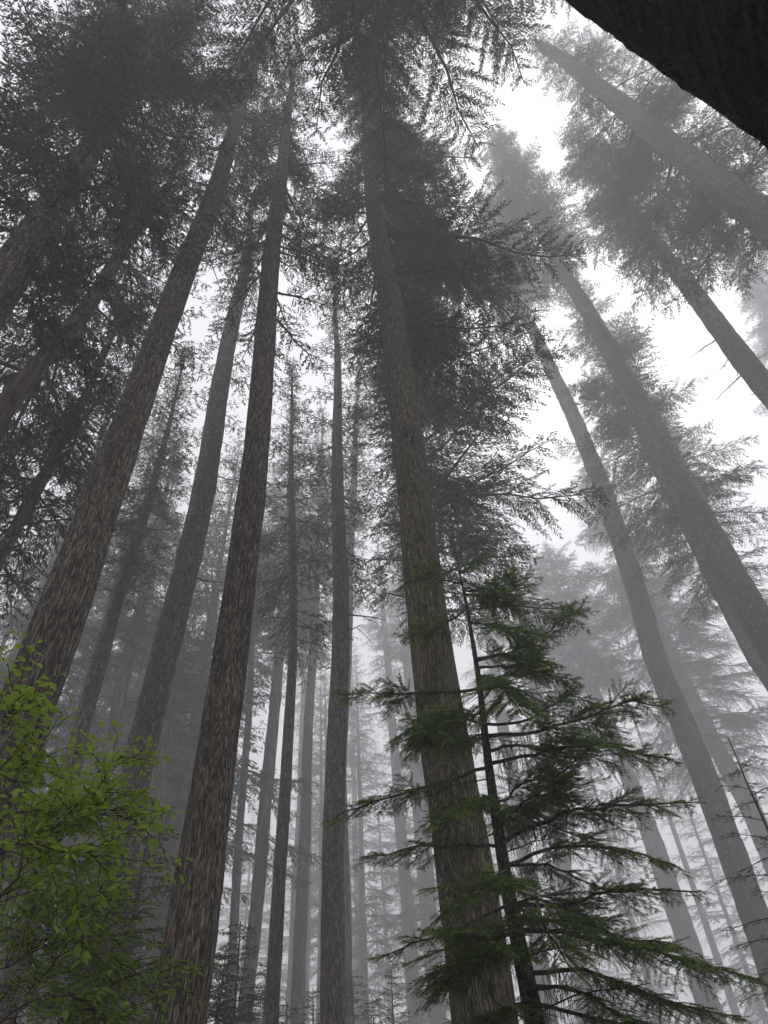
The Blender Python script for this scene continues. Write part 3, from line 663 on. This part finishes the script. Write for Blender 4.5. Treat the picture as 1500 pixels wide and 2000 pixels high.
def edge_fir():
    D0 = 9.0; rng = np.random.default_rng(18)
    st = [(1590, 1900), (1560, 1800), (1530, 1700), (1500, 1620), (1475, 1565), (1457, 1525), (1440, 1482), (1421, 1440)]
    S = np.array([pix(x, y, D0) for x, y in st]); gz = float(ground_z(S[0][0], S[0][1])); b = np.array([S[0][0], S[0][1], gz - .1]); S = np.vstack([b, S]); o0 = np.array([b[0], b[1], gz])
    root = empty('young_fir', o0); tag(root, 'thin sparse young fir at the right edge in front of the leaning bare trunk', 'young tree')
    zr = np.linspace(S[0][2], S[-1][2], 60); A = np.stack([np.interp(zr, S[:, 2], S[:, 0]), np.interp(zr, S[:, 2], S[:, 1]), zr], 1)
    mb = MB(); mb.tube(A, np.linspace(.055, .006, 60), 8); mb.build('trunk', STEM, root, True, o0)
    n = 44
    for q in range(n):
        t = (q + .5) / n; z = S[-1][2] - .32 - t * 3.2; az = q * 2.4 + rng.normal(0, .3); L = (.16 + .95 * t ** .7) * rng.uniform(.75, 1.1)
        c = np.array([np.interp(z, zr, A[:, 0]), np.interp(z, zr, A[:, 1]), z]); sv = np.linspace(0, 1, 8)
        P = c + sv[:, None] * L * np.array([math.cos(az), math.sin(az), .1 + .25 * (1 - t)]) - UP * (.22 * L * sv ** 2)[:, None] + rng.normal(0, .006, (8, 3)) * sv[:, None]
        fir_branch(P, rng, .004 + .005 * L, s0=.25, ratio=.34, dens=.75, hang=.15, nl=.02, sp=.008, nw=.005, tsp=.1).build('branch', [STEM, NEEDLE_DULL, NEEDLE_DULL], root, False, o0)
edge_fir()

# ------------------------------------------------------------------ leafy shrubs
def leaves(mb, B, D, Ln, rng, mat_=0):
    n = len(B); S = nrm(np.cross(D, UP + rng.normal(0, .45, (n, 3)))); Nn = np.cross(S, D)
    l = Ln[:, None]; wv = S * l * rng.uniform(.27, .36, n)[:, None]; fold = Nn * l * rng.uniform(.05, .16, n)[:, None]; dr = -UP * l * rng.uniform(.0, .25, n)[:, None]
    p = lambda t, k, f, q: B + D * l * t + wv * k + fold * f + dr * q
    c0, c1, c2, c3 = p(.0, 0, 0, 0), p(.32, 0, 0, .1), p(.66, 0, 0, .4), p(1.0, 0, .15, 1.)
    for sg in (1, -1):
        a1, a2 = p(.3, sg * .92, 1, .1), p(.62, sg * .8, 1, .4)
        mb.soup(np.stack([c0, a1, c1, c1] if False else [c0, c1, a1, p(.1, sg * .45, .5, 0)], 1), mat_)
        mb.soup(np.stack([c1, c2, a2, a1], 1), mat_)
        mb.soup(np.stack([c2, c3, p(.88, sg * .34, .6, .75), a2], 1), mat_)

def shrub(label, base, stems, rng, leaf_mat, leaf_len, spacing, twig_l, d_spread=.35, twig_sp=.036):
    """stems: list of polylines of (x, y, horizontal distance)"""
    gz = float(ground_z(base[0], base[1])); o0 = np.array([base[0], base[1], gz]); root = empty('leafy_shrub', o0); tag(root, label, 'shrub')
    fo = MB()
    for pts, r0 in stems:
        P = smooth_poly([pix(*p) for p in pts], 16); P[1:] += rng.normal(0, .008, P[1:].shape)
        w_ = MB(); sv = np.linspace(0, 1, 16); w_.tube(P, r0 * .5 * (1 - .8 * sv) + .001, 6)
        L = np.linalg.norm(np.diff(P, axis=0), axis=1).sum(); nt_ = int(L / twig_sp)
        for q in range(nt_):
            f = rng.uniform(.15, 1) * 15; i = min(int(f), 14); g = f - i; b0 = P[i] * (1 - g) + P[i + 1] * g; T = nrm(P[i + 1] - P[i])
            dd = nrm(T * .5 + rng.normal(0, .6, 3) * [1, 1, .55] + UP * .12); l = twig_l * rng.uniform(.4, 1.2)
            tt = np.linspace(0, 1, 7); Q = b0 + tt[:, None] * dd * l + rng.normal(0, .03 * l, (7, 3)) * tt[:, None] - UP * (.22 * l * tt ** 2)[:, None]
            w_.tube(Q, .0024 * (1 - .7 * tt) + .0006, 3)
            subs = [Q]
            for _ in range(int(l / .11)):
                k = rng.integers(1, 6); d2 = nrm(dd + rng.normal(0, .7, 3) * [1, 1, .5]); l2 = l * rng.uniform(.25, .5); Q2 = Q[k] + tt[:, None] * d2 * l2 - UP * (.2 * l2 * tt ** 2)[:, None]
                w_.tube(Q2, .0014 * (1 - .6 * tt) + .0005, 3); subs.append(Q2)
            for Q_ in subs:
                ql = np.linalg.norm(np.diff(Q_, axis=0), axis=1).sum(); m = max(2, int(ql / spacing)); f2 = np.clip(np.linspace(.15, 1, m) * 6, 0, 5.999); i2 = f2.astype(int); g2 = (f2 - i2)[:, None]
                b = Q_[i2] * (1 - g2) + Q_[i2 + 1] * g2; T2 = nrm(Q_[i2 + 1] - Q_[i2]); sd = np.where(np.arange(m) % 2, 1., -1.)[:, None]
                D = nrm(T2 * .55 + nrm(np.cross(T2, UP)) * sd * .85 + rng.normal(0, .3, (m, 3)) + UP * rng.uniform(-.35, .25, m)[:, None])
                leaves(fo, b + D * .006, D, leaf_len * rng.uniform(.55, 1.15, m), rng)
        w_.build('stem', SHRUB_STEM, root, True, o0)
    o = fo.build('foliage', leaf_mat, root, False, o0); o['kind'] = 'stuff'
    return root

rs = np.random.default_rng(21)
b1 = pix(-120, 2150, 3.4)
shrub('bright green broad-leaved shrub with arching stems in the lower left corner', b1, [
    ([(-60, 1830, 3.4), (0, 1758, 3.4), (80, 1650, 3.35), (140, 1580, 3.3), (217, 1510, 3.3), (240, 1470, 3.3)], .010),
    ([(-60, 1640, 3.4), (0, 1592, 3.4), (70, 1585, 3.4), (140, 1588, 3.4), (217, 1590, 3.35), (255, 1600, 3.3), (280, 1612, 3.3)], .007),
    ([(-40, 1700, 3.1), (40, 1640, 3.1), (120, 1660, 3.1), (190, 1675, 3.1), (230, 1700, 3.1)], .007),
    ([(-60, 1520, 3.0), (-20, 1470, 3.0), (10, 1400, 3.0), (30, 1345, 3.0)], .007),
    ([(-60, 1560, 3.1), (-10, 1520, 3.1), (40, 1490, 3.1), (85, 1480, 3.1)], .006),
    ([(-40, 1770, 3.6), (50, 1720, 3.6), (130, 1640, 3.6), (180, 1560, 3.6)], .007),
    ], rs, LEAF, .043, .024, .27, twig_sp=.021)
b2 = pix(40, 2200, 3.9)
shrub('dense low shrub of smaller duller leaves filling the bottom left below the arching stems', b2, [
    ([(60, 2050, 3.8), (150, 1960, 3.8), (190, 1950, 3.8), (255, 1900, 3.8), (330, 1893, 3.75)], .008),
    ([(0, 2050, 3.8), (60, 1930, 3.8), (140, 1850, 3.8), (180, 1805, 3.8), (240, 1835, 3.8)], .008),
    ([(-60, 1950, 3.6), (20, 1880, 3.6), (100, 1830, 3.6), (160, 1840, 3.6), (210, 1890, 3.6)], .007),
    ([(-80, 1900, 3.8), (0, 1820, 3.8), (60, 1770, 3.8), (130, 1760, 3.8), (210, 1785, 3.8)], .007),
    ([(-60, 2040, 3.5), (40, 1970, 3.5), (120, 1930, 3.5), (180, 1970, 3.5), (230, 2010, 3.5)], .007),
    ([(80, 2080, 3.7), (180, 2000, 3.7), (200, 1965, 3.7), (235, 1995, 3.7)], .007),
    ([(-80, 1860, 4.2), (20, 1790, 4.2), (110, 1740, 4.2), (200, 1750, 4.2)], .007),
    ([(-40, 1990, 4.2), (60, 1900, 4.2), (150, 1880, 4.2), (230, 1925, 4.2)], .007),
    ], rs, LEAF_LOW, .037, .027, .28, twig_sp=.022)

# ------------------------------------------------------------------ the mist
def haze():
    b = MB(); x0, x1, y0, y1, z0, z1 = -220, 220, -220, 220, -1.8, 108
    V = [(x0, y0, z0), (x1, y0, z0), (x1, y1, z0), (x0, y1, z0), (x0, y0, z1), (x1, y0, z1), (x1, y1, z1), (x0, y1, z1)]
    b.quads(V, [(0, 3, 2, 1), (4, 5, 6, 7), (0, 1, 5, 4), (1, 2, 6, 5), (2, 3, 7, 6), (3, 0, 4, 7)])
    m = bpy.data.materials.new('mist'); m.use_nodes = True; N = m.node_tree.nodes; N.clear()
    o_ = N.new('ShaderNodeOutputMaterial'); v = N.new('ShaderNodeVolumePrincipled')
    v.inputs['Color'].default_value = (.965, .965, .985, 1); v.inputs['Density'].default_value = .0088; v.inputs['Anisotropy'].default_value = .35
    m.node_tree.links.new(v.outputs[0], o_.inputs['Volume'])
    o = b.build('haze', m); tag(o, kind='stuff')
haze()
if __name__ == '__main__':
    for t in TREES: print('TREE d=%5.1f dia=%.2f top=%.1f crown0=%.1f R=%.2f  %s' % (t[1], t[2], t[3], t[4], t[5], t[0][:50]))
